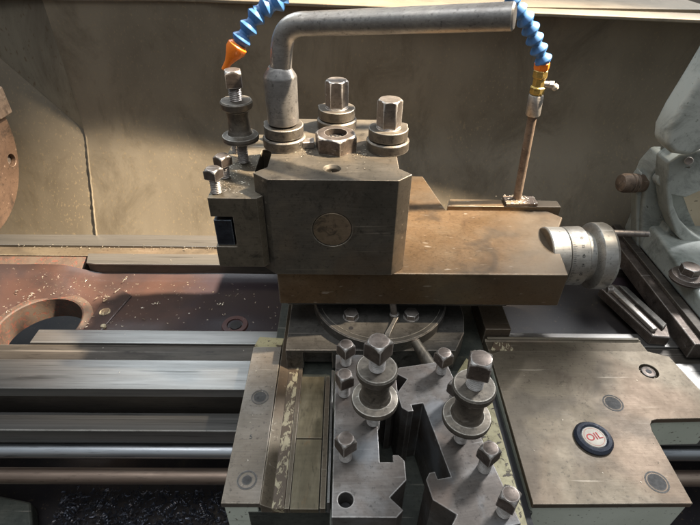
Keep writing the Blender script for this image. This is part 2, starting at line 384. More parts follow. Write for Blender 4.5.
# ================================================================== LATHE BED
t = thing('lathe_bed', 'oily lathe bed with ground ways and a red brown casting between them', 'lathe bed', (0, 100, -125))
X0, X1 = -760, 760
mk('rear_way', box(B(), X0, X1, 190, 219, -150, -105), 'way', t, .8, label='flat grey rear way in front of the tray')
bm = B(); box(bm, X0, X1, 172, 190, -150, -108.5); mk('rear_step', bm, 'saddle', t, .5)
bm = B(); prism(bm, [(-312, 152), (-300, 150), (X1, 150), (X1, 172), (-318, 172)], -107, -104.5); mk('rear_ledge', bm, 'way', t, .8)
bm = B(); prism(bm, [(-311, 153), (-299, 150.8), (X1, 150.8), (X1, 171.8), (-317, 171.8)], -124, -107.2); mk('ledge_wall', bm, 'way_dull', t, .5)  # dark wall colour also stands in for the ledge's shadow
# casting floor, finely divided so it can undulate
bm = B()
def webz(x, y):
    z = -124.5
    z += 1.0*mnoise.noise(Vector((x*.03, y*.03, 0)))
    if y > 136: z += 5*((y-136)/14)**2                 # fillet to the rear ledge
    d = -x-300
    if d > 0 and y > 95: z += min(d, 40)*.32*min(1, (y-95)/40.)      # rising wall below the chuck
    return z
nx, ny = 150, 30
g = [[bm.verts.new((X0+(X1-X0)*i/nx if i not in (0,) else X0, 10+(150.5-10)*j/ny, 0)) for j in range(ny+1)] for i in range(nx+1)]
for i in range(nx+1):
    for j in range(ny+1): v = g[i][j]; v.co.z = webz(v.co.x, v.co.y)
for i in range(nx):
    for j in range(ny): bm.faces.new((g[i][j], g[i+1][j], g[i+1][j+1], g[i][j+1]))
# thicken downwards
ret = bmesh.ops.extrude_face_region(bm, geom=bm.faces[:])
for v in [e for e in ret['geom'] if isinstance(e, bmesh.types.BMVert)]: v.co.z = -150
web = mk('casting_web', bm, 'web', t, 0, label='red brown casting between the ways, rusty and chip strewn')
cb = B(); revolve(cb, [(0, 44), (60, 44)], (-330, 61, -175), n=64)
cut(web, cb)
# raised ring round the bore
bm = B(); n = 72
prof = [(43.2, -150), (43.2, -122.6), (45, -121.6), (53, -122.4), (56, -128)]
rings = []
for k in range(n+1):
    a = math.radians(-20+225*k/n)
    rings.append([bm.verts.new((-330+r*math.cos(a), 61+r*math.sin(a), z)) for r, z in prof])
for a_, b_ in zip(rings, rings[1:]):
    for i in range(len(prof)-1): bm.faces.new((a_[i], a_[i+1], b_[i+1], b_[i]))
mk('bore_rim', bm, 'web_pale', t, 0)
# cream rib that runs forward from the bore
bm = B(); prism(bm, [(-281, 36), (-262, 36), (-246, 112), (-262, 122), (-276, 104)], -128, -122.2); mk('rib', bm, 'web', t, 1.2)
bm = B(); prism(bm, [(171.8, -108.6), (171.8, -150), (128, -150), (134, -121), (146, -116)], X0, -319, 'x'); mk('rear_flank', bm, 'web_pale', t, 3, segs=3)
for (px, py, r) in ((105, 312, 6.2), (103, 326, 3)):
    p = at(px, py, z=-122); mk('plug', cyl(B(), (p.x, p.y, -124), (p.x, p.y, -121.4), r, 28), 'cream', t, .4)
p = at(235, 325, z=-124)
rimb = B(); revolve(rimb, [(0, 15), (1.8, 14), (1.8, 9), (-.5, 8.4)], (p.x, p.y, -124.6), n=40); mk('boss_ring', rimb, 'web_dark', t, 0)
mk('oil_hole', cyl(B(), (p.x+1, p.y-1, -126), (p.x+1, p.y-1, -123.0), 6.2, 32), 'black', t, 0)
# front ways
bm = B(); prism(bm, [(17, -150), (36, -150), (36, -105), (17, -105)], -312, X1, 'x'); mk('inner_flat', bm, 'way', t, .7)
bm = B(); prism(bm, [(-41, -116), (-6, -116), (-6, -104), (-41, -104.6)], X0, X1, 'x'); mk('front_way', bm, 'way', t, .6, label='bright front way')
bm = B(); prism(bm, [(-6, -116), (16.9, -116), (16.9, -108), (-6, -111)], X0, X1, 'x'); mk('way_groove', bm, 'way_dull', t, 0)
bm = B(); prism(bm, [(-34, -170), (10, -170), (10, -116.2), (-34, -116.2)], X0, X1, 'x'); mk('bed_side', bm, 'way_dull', t, .4)
mk('worn_edge', box(B(), X0, X1, -61.4, -59.8, -142, -140.1), 'dial', t, .4)
mk('gear_rack', box(B(), X0, X1, -61, -41, -160, -140.5), 'way', t, .7, label='square grey rack bar with a bright worn edge')
t2 = thing('feed_shaft', 'shiny polished round shaft below the square rack bar', 'shaft', (0, -62, -172))
bm = B(); cyl(bm, (X0, -62, -172), (X1, -62, -172), 7.6, 40); mk('shaft', bm, 'rod', t2, 0)
t2 = thing('control_shaft', 'brown oiled round shaft, the lowest bar in front of the bed', 'shaft', (0, -78, -190))
bm = B(); cyl(bm, (X0, -78, -190), (X1, -78, -190), 7.6, 40); mk('shaft', bm, 'rod_brown', t2, 0)
# green leg casting at the lower left corner
bm = B(); prism(bm, [(-420, -260), (-330, -260), (-290, -190), (-286, -120), (-310, -80), (-420, -60)], -256, -236)
o = mk('bed_foot', bm, 'green_oil', t, 3)

# ================================================================== CHUCK
t = thing('lathe_chuck', 'rusty orange brown round chuck rim with a bolt hole at the left edge', 'chuck', (-420, 85, 30))
cy, cz, cr = 120, 50, 92
p1 = at(18, 150, y=100); p2 = at(0, 232, y=100)
bm = B(); revolve(bm, [(0, cr-4), (4, cr), (62, cr), (66, cr-3)], (-442, cy, cz), (1, 0, 0), 96)
ch = mk('body', bm, 'chuck', t, .6)
cb = B(); hp = at(12, 160, x=-376); revolve(cb, [(-12, 7), (10, 7)], (-376, hp.y, hp.z), (1, 0, 0), 32)
cut(ch, cb)
bm = B(); head(bm, (-376, hp.y, hp.z), -11, -5, 6.4, 6, 0, (1, 0, 0)); mk('socket_screw', bm, 'bolt', t, 0)
jp = at(0, 102, x=-376)
bm = B(); box(bm, -420, -370, jp.y-18, jp.y+6, jp.z-14, jp.z+16); mk('jaw', bm, 'rust', t, 2)

# ================================================================== SADDLE (carriage)
t = thing('carriage_saddle', 'brown stained lathe carriage with long left wing and wide right wing', 'carriage', (60, -80, -105))
ZW, ZF = -85, -92
pts = [(-78, -157), (-50, -157), (-51, -5), (-78, -5.5)]
lw = mk('left_wing', prism(B(), pts, -91, ZW), 'wing', t, .6)
bm = B()
vs = [(-78, -5.5, ZW-.3), (-51, -5, ZW-.3), (-51, 14, -93), (-76, 16, -93)]
top = [bm.verts.new(v) for v in vs]; bot = [bm.verts.new((v[0], v[1], -104)) for v in vs]
bm.faces.new(top); bm.faces.new(bot)
for i in range(4): bm.faces.new((top[i], top[(i+1) % 4], bot[(i+1) % 4], bot[i]))
mk('wing_nose', bm, 'cream_rich', t, .5, label='sloping nose of the left wing with chipped cream paint')
for (px, py, r, m) in ((260, 397, 7.6, 'plug'), (247, 480, 7.6, 'plug')):
    p = at(px, py, z=ZW)
    bm = B()
    if py < 450: revolve(bm, [(-2, r), (.4, r), (.4, r-1.1), (-.2, r-1.3), (-.2, r-1.7), (.3, r-1.9)], (p.x, p.y, ZW), n=40)
    else: revolve(bm, [(-2, r), (.3, r), (.3, r-1.4), (-.8, r-1.9), (-.8, r-3.2), (.2, r-3.8)], (p.x, p.y, ZW), n=40)
    mk('plug', bm, m, t, 0)
p = at(251, 437, z=ZW)
text('stamped_mark', '5', 5.5, 'ink', t, Matrix.Translation((p.x, p.y, ZW+.02)) @ Matrix.Rotation(.1, 4, 'Z'), .05)
# saddle body in between
bm = B(); box(bm, -60, 150, -157, 232, -150, -97.5); mk('saddle_body', bm, 'green_oil', t, 1)
bm = B(); prism(bm, [(-50, -86), (-42, -91.6), (-42, -97.4), (-50, -97.4)], -157.2, 60, 'y'); mk('inner_slope', bm, 'saddle', t, .3)
bm = B(); prism(bm, [(-42, -91.5), (-33, -91), (-33, -97.4), (-42, -97.4)], -157.6, 62, 'y'); mk('painted_edge', bm, 'cream', t, .3, label='flaking cream paint strip beside the left wing')
bm = B(); box(bm, -29, -8, -100, -36, -97.4, -91.3); box(bm, -29, -8, -157.5, -100.4, -97.4, -92.2); mk('slide_way', bm, 'ochre', t, .3, label='ochre scraped slide way')
bm = B(); box(bm, -32.8, -29.2, -157.5, 60, -97.4, -91.2); mk('worn_strip', bm, 'saddle', t, .3)
bm = B(); box(bm, -7.2, -3, -157.5, -36, -97.4, -91.0); mk('gib_strip', bm, 'saddle', t, .3)
bm = B(); box(bm, -1.6, 0.2, -157.6, -36, -97.4, -82); mk('blue_strip', bm, 'way', t, .2)
bm = B(); box(bm, 0.4, 136, -215, -28, -97.4, ZF-.2); mk('centre_floor', bm, 'green_oil', t, .3)
bm = B(); prism(bm, [(109, -208), (141, -208), (141, -30), (128, -12), (116, -30), (100, -120)], -97, ZF+.5); mk('painted_floor', bm, 'cream_rich', t, .3, label='thick cream paint along the right wing')
# right wing
rw = [(147, -157), (264, -156), (264.5, -96), (266, -90), (269, -86), (274, -84.5), (334, -82.5), (322, -14), (303, -7), (162, -8), (150, -13)]
o = mk('right_wing', prism(B(), rw, -90.5, ZW), 'saddle', t, .6)
cb = B(); p = at(649, 371, z=ZW); revolve(cb, [(0, 8.4), (10, 8.4)], (p.x, p.y, ZW-5), n=36)
p2 = at(613, 403, z=ZW); p3 = at(657, 482, z=ZW)
cut(o, cb)
bm = B(); head(bm, (p.x, p.y, ZW), -5, -.6, 6.2, 20, 0); mk('cap_screw', bm, 'bolt_dark', t, 0)
mk('screw_socket', head(B(), (p.x, p.y, ZW), -3, -.45, 3.2, 6, .2), 'black', t, 0)
bm = B(); revolve(bm, [(-2, 8.7), (.16, 8.7), (.16, 7.5), (-.35, 7.3), (-.35, 6.9), (.1, 6.7)], (p2.x, p2.y, ZW), n=36); mk('plug', bm, 'plug', t, 0)
bm = B(); revolve(bm, [(-2, 8.7), (.16, 8.7), (.16, 7.5), (-.35, 7.3), (-.35, 6.9), (.1, 6.7)], (p3.x, p3.y, ZW), n=36); mk('plug', bm, 'plug', t, 0)
# rear lip of the right wing (lower step with lit rim)
bm = B(); prism(bm, [(-11, -99), (-11.5, -86.2), (7, -88.5), (9, -87), (11, -88), (11, -99)], 150, 306, 'x'); mk('rear_lip', bm, 'saddle', t, .5)
bm = B(); box(bm, 152, 304, 8.2, 11.2, -88, -85.6); mk('lip_rim', bm, 'tray', t, .5, label='pale rim along the rear lip')  # pale strip paints in the sunlit edge line
bm = B(); prism(bm, [(152, -6.5), (176, -8), (172, 3), (158, 5)], -89, -85.9); mk('paint_patch', bm, 'cream', t, .2)
# castings beneath
bm = B(); prism(bm, [(148, -155.5), (262.5, -155.5), (262.8, -96), (264, -88), (272, -82.8), (330, -81), (318, -10), (150, -10)], -128, -90.7); mk('right_casting', bm, 'pale', t, 2.0, label='pale green painted casting below the right wing')
bm = B(); prism(bm, [(-77, -156), (147, -156), (147, -100), (-77, -100)], -150, -99.3); mk('front_casting', bm, 'pale', t, 1.5)
bm = B(); prism(bm, [(-76.5, -156.5), (-52, -156.5), (-52, -5), (-76.5, -5)], -112, -91.2); mk('wing_casting', bm, 'pale', t, 1.)
# dark gap beside right wing
bm = B(); box(bm, 141.3, 146, -210, -14, -99, -93.2); mk('groove', bm, 'black', t, 0)
# OIL cap
p = at(593, 439, z=ZW)
bm = B(); revolve(bm, [(-1, 14.6), (.2, 15.2), (1.8, 15.2), (3.6, 13.4), (4.0, 10.9), (2.8, 9.4)], (p.x, p.y, ZW), n=56)
cap = mk('oil_cap', bm, 'capblue', t, 0, label='round dark oil filler cap with red OIL lettering on ivory')
bm = B(); revolve(bm, [(0, 9.3), (2.95, 9.3), (3.15, 8.6)], (p.x, p.y, ZW), n=48); mk('cap_face', bm, 'capwhite', cap, 0)
bm = B(); revolve(bm, [(0, 8.0), (.25, 8.0), (.25, 7.75), (0, 7.75)], (p.x, p.y, ZW+2.95), n=48); mk('red_ring', bm, 'red', cap, 0)
text('lettering', 'OIL', 8.6, 'red', cap, Matrix.Translation((p.x, p.y, ZW+3.2)) @ Matrix.Rotation(math.radians(14), 4, 'Z'), .12)
# blocks behind the right wing, below the top slide
bm = B(); box(bm, 150, 176, 14, 70, -112, -78); mk('rear_block', bm, 'saddle', t, 1)
bm = B(); box(bm, 150, 330, 12, 150, -150, -112); mk('rear_apron', bm, 'trayfloor', t, 1)

# ================================================================== CROSS SLIDE + SWIVEL
t = thing('cross_slide', 'dark cross slide block carrying the swivel under the top slide', 'cross slide', (40, 40, -92))
bm = B(); prism(bm, [(-44, -26), (112, -25), (124, -2), (128, 20), (128, 190), (-44, 190)], -91.9, -67); cs = mk('slide_plate', bm, 'swivel', t, .9)
cb = B(); box(cb, -28, -1.5, -60, -18, -95, -70.5)
cut(cs, cb)
# swivel disc with arc
bm = B(); revolve(bm, [(0, 66), (10.5, 66), (11.6, 64.8)], (45, 38, -66.9), n=120); sw = mk('swivel_disc', bm, 'swivel', t, 0)
bm = B()
rings = []
for k in range(81):
    a = math.radians(200+140*k/80)
    rings.append([bm.verts.new((45+r*math.cos(a), 38+r*math.sin(a), z)) for r, z in ((60.4, -55.3), (60.5, -54.9), (60.9, -54.9), (61.0, -55.3))])
for a_, b_ in zip(rings, rings[1:]):
    for i in range(3): bm.faces.new((a_[i], a_[i+1], b_[i+1], b_[i]))
mk('scale_ridge', bm, 'knurl', sw, 0)
for (px, py) in ((351, 317), (411, 317)):
    p = at(px, py, z=-55.2)
    bm = B(); revolve(bm, [(0, 7.6), (1, 7.6)], (p.x, p.y, -55.3), n=36); head(bm, (p.x, p.y, -54.4), 0, 5.6, 7.0, 6, .35)
    hb = mk('hex_bolt', bm, 'bolt', t, 0)
p = at(351, 328, z=-55.2); mk('oil_hole', cyl(B(), (p.x, p.y, -56), (p.x, p.y, -55.1), 2.2, 20), 'black', t, 0)
p0 = at(395, 319, z=-55)
bm = B(); cyl(bm, (p0.x, p0.y, -56), (p0.x-1, p0.y+1, -49), 4.6, 28); cyl(bm, (p0.x-1, p0.y+1, -49.5), (p0.x-4, p0.y+4, -33), 3.2, 28); mk('pivot_stud', bm, 'bolt', t, .4)
bm = B(); tube(bm, [(p0.x+1, p0.y-2, -51), (p0.x-3, p0.y-10, -52.5), (p0.x-8, p0.y-19, -56), (p0.x-10, p0.y-27, -62)], [3.0, 2.6, 3.6, 3.0], 4); mk('lock_lever', bm, 'swivel', t, .6, angle=50)

t = thing('taper_pin', 'short dark cylindrical pin leaning at the front edge of the cross slide', 'pin', (64, -30, -66))
a = at(415, 341, z=-52); b = at(430, 366, z=-62)
bm = B(); dv = (b-a).normalized(); revolve(bm, [(0, 3.6), (.8, 4.2), ((b-a).length, 6.2)], a, dv, 36); mk('pin_body', bm, 'post', t, 0)
mk('pin_end', cyl(B(), a-dv*.6, a+dv*1, 3.4, 28), 'rust', t, .3)

# ================================================================== TOP SLIDE
t = thing('top_slide', 'amber light tinted top slide with a flat top running right to the handwheel', 'top slide', (80, 60, -18))
bm = B(); prism(bm, [(-50, 3), (207, 3), (214, 60), (236, 100), (224, 113), (116, 113), (101, 190), (-50, 190)], -36.5, 0); ts = mk('slide_body', bm, 'slide', t, 1.3)
bm = B(); box(bm, -46, 168, 22, 104, -54.6, -36.7); mk('dovetail_base', bm, 'swivel', t, .6)
bm = B(); prism(bm, [(117, 113.2), (238, 113.2), (238, 127), (122, 128)], -30, 4.5); rg = mk('rear_guard', bm, 'slide', t, .8)
ay, az = 57, -18
bm = B(); revolve(bm, [(0, 27.6), (.8, 28.4), (16.4, 28.4), (17, 27.6)], (205, ay, az), (1, 0, 0), 72); mk('bearing_bracket', bm, 'dial', t, 0)
bm = B(); revolve(bm, [(0, 26.8), (.4, 27.2), (1, 27.2)], (204.5, ay, az), (1, 0, 0), 72); mk('bracket_shade_cap', bm, 'post', t, 0)  # shade on the left end face painted as a dark cap
bm = B(); revolve(bm, [(0, 27.8), (.6, 28.6), (17, 29.2), (18, 28.2), (18.2, 24)], (222.4, ay, az), (1, 0, 0), 72); dl = mk('graduated_dial', bm, 'dial', t, 0)
bm = B()
for k in range(100):
    a = 2*PI*k/100; L = 5.2 if k % 10 == 0 else 3.8 if k % 5 == 0 else 2.6
    for s_ in (-1,):
        u = Vector((0, math.cos(a), math.sin(a))); w = Vector((0, -math.sin(a), math.cos(a)))
        c = Vector((223.2, ay, az))+u*28.95
        v = [bm.verts.new(c+w*q+Vector((h, 0, 0))+u*(.012*h)) for q, h in ((-.16, 0), (.16, 0), (.16, L), (-.16, L))]
        bm.faces.new(v)
mk('engraved_scale', bm, 'ink', dl, 0)
for k in range(6, 20):
    a = 2*PI*k/20; u = Vector((0, math.cos(a), math.sin(a))); w = Vector((0, -math.sin(a), math.cos(a)))
    m = Matrix((-w, Vector((1, 0, 0)), -u)).transposed().to_4x4()
    # text stands along the dial's rim, reading outwards
    m = Matrix((w, Vector((1, 0, 0)), u)).transposed().to_4x4(); m = m if m.to_3x3().determinant() > 0 else Matrix((-w, Vector((1, 0, 0)), u)).transposed().to_4x4()
    m.translation = Vector((232.5, ay, az))+u*29.05
    text('engraved_number', str((k*5) % 100), 3.6, 'ink', dl, m, .02)
for k in range(7):
    a = math.radians(130+k*9); u = Vector((0, math.cos(a), math.sin(a))); w = Vector((0, -math.sin(a), math.cos(a)))
hw = mk('handwheel', revolve(B(), [(0, 20), (0, 24.5), (7, 24.5), (8, 27), (9.5, 31.5), (11, 33), (22, 33.3), (25, 31.5), (25.5, 26), (20, 22), (20, 12), (24, 10), (24, 4)], (240.8, ay, az), (1, 0, 0), 80), 'dial', t, 0)
p = at(612, 231, x=266)
bm = B(); revolve(bm, [(0, 3.2), (44, 3.0), (45, 2.2)], (258, p.y+2, p.z-3), (1, -.05, 0), 28); mk('crank_handle', bm, 'bolt', hw, 0)
p = at(611, 294, x=262)
bm = B(); revolve(bm, [(0, 3), (5, 3), (6, 2)], (260, p.y+5, p.z+1), (1, 0, 0), 24); mk('balance_pin', bm, 'bolt', hw, 0)

# ================================================================== TOOL POST
t = thing('tool_post', 'square dark steel tool post block with chamfered dovetail corners', 'tool post', (0, 63, 0))
def poly_post():
    P4 = [(-50, 0), (50, 0), (61.5, 11), (52, 21), (52, 105), (61.5, 115), (50, 126), (-50, 126), (-62.5, 115), (-52.5, 105), (-52.5, 21), (-62.5, 11)]
    return P4
bm = B(); prism(bm, poly_post(), .3, 92); pb = mk('post_block', bm, 'post', t, .7)
cb = B(); revolve(cb, [(0, 5.0), (13.4, 5.0), (16.4, 7.4), (19, 9.6)], (-1, 20, 76), n=36)
cb2 = B(); revolve(cb2, [(0, 16.2), (3, 16.2)], (-1, -1.5, 47), (0, 1, 0), 64)
cut(pb, cb, cb2)
bm = B(); revolve(bm, [(0, 15.6), (2.4, 15.6), (2.8, 15.2)], (-1, 3, 47), (0, -1, 0), 64); mk('round_plug', bm, 'spot_brown', t, 0, label='flush brown round plug in the front face')
bm = B(); revolve(bm, [(0, 4.7), (.5, 4.7)], (-1, 20, 78), n=20); mk('hole_bottom', bm, 'black', t, 0)
# clamp stations: collar stack with spindle head
def collars(cx, cy, rot):
    bm = B(); revolve(bm, [(0, 18.2), (7.5, 18.2), (8.6, 17)], (cx, cy, 92.2), n=56)
    a = mk('lower_collar', bm, 'knurl', t, .3)
    bm = B(); n = 60; pr = []
    for i in range(n):
        an = 2*PI*i/n; d = ((an-rot+PI) % (2*PI))-PI
        pr.append((cx+math.cos(an)*(16.6+(2.6*max(0, 1-abs(d-.15)/.28) if d > -.05 else 0)), cy+math.sin(an)*(16.6+(2.6*max(0, 1-abs(d-.15)/.28) if d > -.05 else 0))))
    prism(bm, pr, 101.6, 110.5); b = mk('upper_collar', bm, 'knurl', t, .8)
    bm = B(); cyl(bm, (cx, cy, 100), (cx, cy, 102), 14, 40); mk('spindle_neck', bm, 'black', t, 0)
collars(-43, 64, 2.6); collars(1, 106, 2.6); collars(45, 60, .35)
for (cx, cy, z1) in ((1, 106, 135), (45, 60, 134)):
    bm = B(); revolve(bm, [(0, 10.5), (1.6, 9.6)], (cx, cy, 110.4), n=40); head(bm, (cx, cy, 0), 111.8, z1, 10.4, 6, .5, crown=.07)
    mk('hex_spindle', bm, 'bolt', t, 0)
bm = B(); head(bm, (1, 58, 0), 92.2, 106, 18.5, 6, .2, crown=.16); nut = mk('centre_nut', bm, 'bolt_dark', t, 0, label='big dark hexagon nut holding swarf')
cb = B(); cyl(cb, (1, 58, 98), (1, 58, 120), 9.5, 40); cut(nut, cb)
mk('stud_end', cyl(B(), (1, 58, 92), (1, 58, 101), 8.6, 36), 'black', nut, .3)
bm = B(); prism(bm, [(-27, 55), (-17, 57), (-18, 67), (-29, 64)], 92.1, 98); mk('stop_block', bm, 'bolt', t, .8)
# chips caught on the post
# ================================================================== CLAMP LEVER
t = thing('clamp_lever', 'long bent steel lever with a round bar arm standing on the tool post', 'lever', (-43, 64, 110))
bm = B(); revolve(bm, [(0, 12.3), (.8, 13), (37, 13.3), (38.5, 12.8), (45, 8.6)], (-43, 64, 112), n=48); mk('socket', bm, 'lever', t, 0)
path = [(-42, 64, 155), (-41, 64, 165), (-40, 64, 172)]
c0 = Vector((-39.5, 64, 172)); E_ = Vector((113, -1, 206)); 
d1 = (E_-Vector((-26, 61.5, 187))).normalized()
p0, p1, p2 = Vector((-40, 64, 170)), Vector((-38.5, 64, 188.5)), Vector((-18, 57.5, 188.8))
for i in range(1, 17):
    s_ = i/16; path.append(tuple(p0*(1-s_)**2+p1*2*s_*(1-s_)+p2*s_*s_))
path.append(tuple(p2.lerp(E_, .5))); path.append(tuple(E_-d1*1.2)); path.append(tuple(E_))
rad = [8.4]*(len(path)-1)+[7.2]
bm = B(); tube(bm, path, rad, 36); mk('bent_bar', bm, 'lever', t, 0, angle=40)

# ================================================================== TOOL HOLDERS
GRP = 'quick-change tool holders'
def spool(bm, c, z):
    """adjusting nut: waisted knurled spool; z = bottom of lower flange"""
    r = [(0, 12.5), (1, 15.2), (3.6, 15.6), (5.2, 15.0), (6.6, 10.6), (9, 9.2), (22, 8.8), (26.5, 9.8), (28.4, 12.6), (30, 13.1), (33.4, 13.1), (34.6, 12.2), (34.6, 6)]
    return revolve(bm, r, (c[0], c[1], z), n=56)
def make_holder(name, label, mat, bmat, loc, rotz=0, screws=(), hole=None, headrot=(), hh=10.8, hr_=7.2):
    t = thing(name, label, 'tool holder', loc, GRP); X, Y, Z = loc
    pr = [(0, 0), (38, 0), (42.5, 4.5), (35, 12), (46, 23), (46, 36), (42.5, 40), (38.5, 40), (38.5, 35), (30, 35),
          (30, 91), (38.5, 91), (38.5, 86), (42.5, 86), (46, 90), (46, 103), (35, 114), (42.5, 121.5), (38, 126), (0, 126)]
    bm = B(); prism(bm, [(X+a, Y+b) for a, b in pr], Z, Z+67)
    o = mk('holder_body', bm, mat, t, .55)
    cuts = []
    cb = B(); box(cb, X-5, X+17.5, Y-5, Y+131, Z+21, Z+50); cuts.append(cb)
    if hole: cb = B(); cyl(cb, (X+hole[0], Y+hole[1], Z+52), (X+hole[0], Y+hole[1], Z+80), 4.6, 28); cuts.append(cb)
    cut(o, *cuts)
    if hole: mk('tapped_hole', thread(B(), (X+hole[0], Y+hole[1], Z), 53.5, 56, 4.4), 'black', t, 0)
    for i, (sx, sy) in enumerate(screws):
        bm = B(); thread(bm, (X+sx, Y+sy, Z), 52, 80, 4.2, 1.5)
        k = mk('clamp_screw', bm, bmat, t, 0)
        hb = B(); head(hb, (X+sx, Y+sy, Z+random.uniform(-1, 1.5)), 78.5, 78.5+hh, hr_, 4, headrot[i], crown=.24); mk('screw_head', hb, 'bolt_dark', k, 0)
    return t
def add_stud(t, X, Y, Z, mat, bmat, hr, lean=(0, 0), headstyle=4):
    bm = B(); thread(bm, (X, Y, Z), 60, 91, 4.6, 1.6); st = mk('adjusting_stud', bm, bmat, t, 0)
    bm = B(); spool(bm, (X, Y), Z+88); mk('adjusting_nut', bm, mat, t, 0)
    bm = B(); thread(bm, (X, Y, Z), 119, 137, 5.2, 1.6); s2 = mk('lock_bolt', bm, bmat, t, 0)
    bm = B(); head(bm, (X, Y, Z), 133.5, 146.5, 8.9, headstyle, hr, crown=.2); mk('bolt_head', bm, 'bolt_dark', s2, 0)
# mounted on the post
L = (-97.5, -1, 9)
h = make_holder('tool_holder', 'grimy dark holder clamped on the left side of the tool post', 'holder_oiled', 'bolt_dark', L, 0, [(5.5, 9), (7, 35), (8, 84), (8, 112)], None, [1.15, .9, .5, .3], 8.5, 7.6)
add_stud(h, -80, 63, 9-1, 'knurl', 'bolt_dark', .25)
t = thing('tool_bit', 'blue black square tool shank held in the slot of the mounted holder', 'tool bit', (-86, 60, 40))
bm = B(); box(bm, -96.5, -82, 1.2, 124, 30.3, 54.5); mk('shank', bm, 'tool', t, .6)
# loose left holder
L = (3, -195, -92)
h1 = make_holder('tool_holder', 'loose holder in front of the cross slide with an empty screw hole in its corner', 'holder', 'bolt', L, 0, [(8, 38), (7, 88), (8, 117)], (8.2, 10.5), [.62, .45, .72])
add_stud(h1, 30, -130, -92, 'knurl', 'bolt', .85)
# loose right holder, turned round
L = (0, 0, 0)
h2 = make_holder('tool_holder', 'loose holder, screws in all four holes, nearest the wide right wing', 'holder', 'bolt', L, 0, [(7.5, 10), (7.5, 38), (7.5, 90), (7.5, 118)], None, [.35, .5, .45, .75])
add_stud(h2, 14, 67, 0, 'knurl', 'bolt', 1.1)
h2.location = Vector((89, -74.5, -92))*S; h2.rotation_euler.z = math.radians(191)

# ================================================================== COOLANT PIPE AND HOSE
YP = 124
b0 = at(517, 199, y=YP); b1 = at(524.5, 116, y=YP); b2 = at(531.5, 96, y=YP); b3 = at(541, 70, y=YP)
t = thing('coolant_pipe', 'rusty coolant pipe with zinc sleeve and brass tap rising behind the top slide', 'pipe', tuple(b0))
ax = (b3-b0).normalized()
b1 = b0+ax*((b1-b0).length); b2 = b0+ax*((b2-b0).length+1); b3 = b0+ax*((b3-b0).length)
mk('pipe', cyl(B(), b0-ax*14, b1+ax*3, 4.3, 32), 'rust', t, 0)
bm = B(); prism(bm, [(b0.x-14, 113), (b0.x+20, 114), (b0.x+20, 130), (b0.x-14, 130)], 4.7, 8.2); mk('foot_plate', bm, 'rust', t, 1)
bm = B(); revolve(bm, [(0, 6.2), (1, 6.8), ((b2-b1).length-1, 6.8), ((b2-b1).length, 6.2)], b1, ax, 32); mk('sleeve', bm, 'zinc', t, 0)
Lb = (b3-b2).length
bm = B(); revolve(bm, [(0, 5.4), (2, 7), (7, 7), (8, 5.6), (Lb-7, 5.6), (Lb-6, 6.8), (Lb, 6.6)], b2, ax, 8); tap = mk('brass_valve', bm, 'brass', t, .4)
vm = b2+ax*(Lb*.45)
bm = B(); cyl(bm, vm, vm+Vector((11, -2, 0)), 2.8, 20); revolve(bm, [(0, 3.6), (4, 3.6)], vm+Vector((9, -2, 0)), (1, -.2, 0), 6); mk('tap_stem', bm, 'zinc', tap, .3)
bm = B(); revolve(bm, [(0, 2.6), (3, 3.4), (5, 2.4)], vm+Vector((13, -3, 0)), (.6, -.3, -.7), 16); mk('tap_knob', bm, 'capwhite', tap, 0)
# hose: ball jointed segments, arching over above the view
t = thing('coolant_hose', 'blue ball jointed hose arching from the brass tap to an orange nozzle', 'hose', tuple(b3))
bm = B(); revolve(bm, [(0, 6.4), (2, 7.2), (6, 7.2), (8, 5)], b3, ax, 6); mk('hose_connector', bm, 'orange', t, .3)
ctrl = [b3+ax*9, at(535, 40, y=YP), at(527, 22, y=YP-3), at(513, 2, y=YP-6), Vector((120, 112, 235)), Vector((60, 108, 262)), Vector((0, 104, 262)), Vector((-35, 100, 235)),
        at(283, -5, y=98), at(262, 10, y=94), at(249, 27, y=90), at(241, 40, y=88)]
def cr(P, n=40):
    out = []; Q = [P[0]*2-P[1]]+P+[P[-1]*2-P[-2]]
    for i in range(1, len(Q)-2):
        for k in range(n):
            s_ = k/n; a, b, c, d = Q[i-1:i+3]
            out.append(.5*((2*b)+(c-a)*s_+(2*a-5*b+4*c-d)*s_*s_+(3*b-a-3*c+d)*s_**3))
    out.append(Q[-2]); return out
path = cr(ctrl); acc = 0; step = 10.4; last = path[0]; nxt = 0; proto = None; k = 0
pos = []
for a_, b_ in zip(path, path[1:]):
    seg = (b_-a_).length
    while acc+seg >= nxt:
        f_ = (nxt-acc)/seg if seg else 0; pos.append((a_.lerp(b_, f_), (b_-a_).normalized())); nxt += step
    acc += seg
org = Vector(t['org'])
for p_, d_ in pos:
    if proto is None:
        bm = B(); revolve(bm, [(-4.2, 5.0), (-1.2, 7.6), (-.4, 7.9), (.4, 7.7), (4.2, 4.5), (6.2, 4.4), (8.6, 5.2)], org, (0, 0, 1), 28)
        proto = mk('hose_segment', bm, 'blue', t, 0); o = proto
    else:
        o = proto.copy(); COL.objects.link(o); o.parent = t
    o.location = (p_-org)*S; o.rotation_euler = d_.to_track_quat('Z', 'Y').to_euler()
pe, de = pos[-1]
tipend = at(224, 70, y=84)
dn = (tipend-pe).normalized()
bm = B(); revolve(bm, [(4, 6.2), (6, 8.0), (10, 8.0), (16, 5), ((tipend-pe).length*.75, 3.0), ((tipend-pe).length, 2.3)], pe, dn, 28); mk('nozzle', bm, 'orange', t, 0, label='orange tapered nozzle')

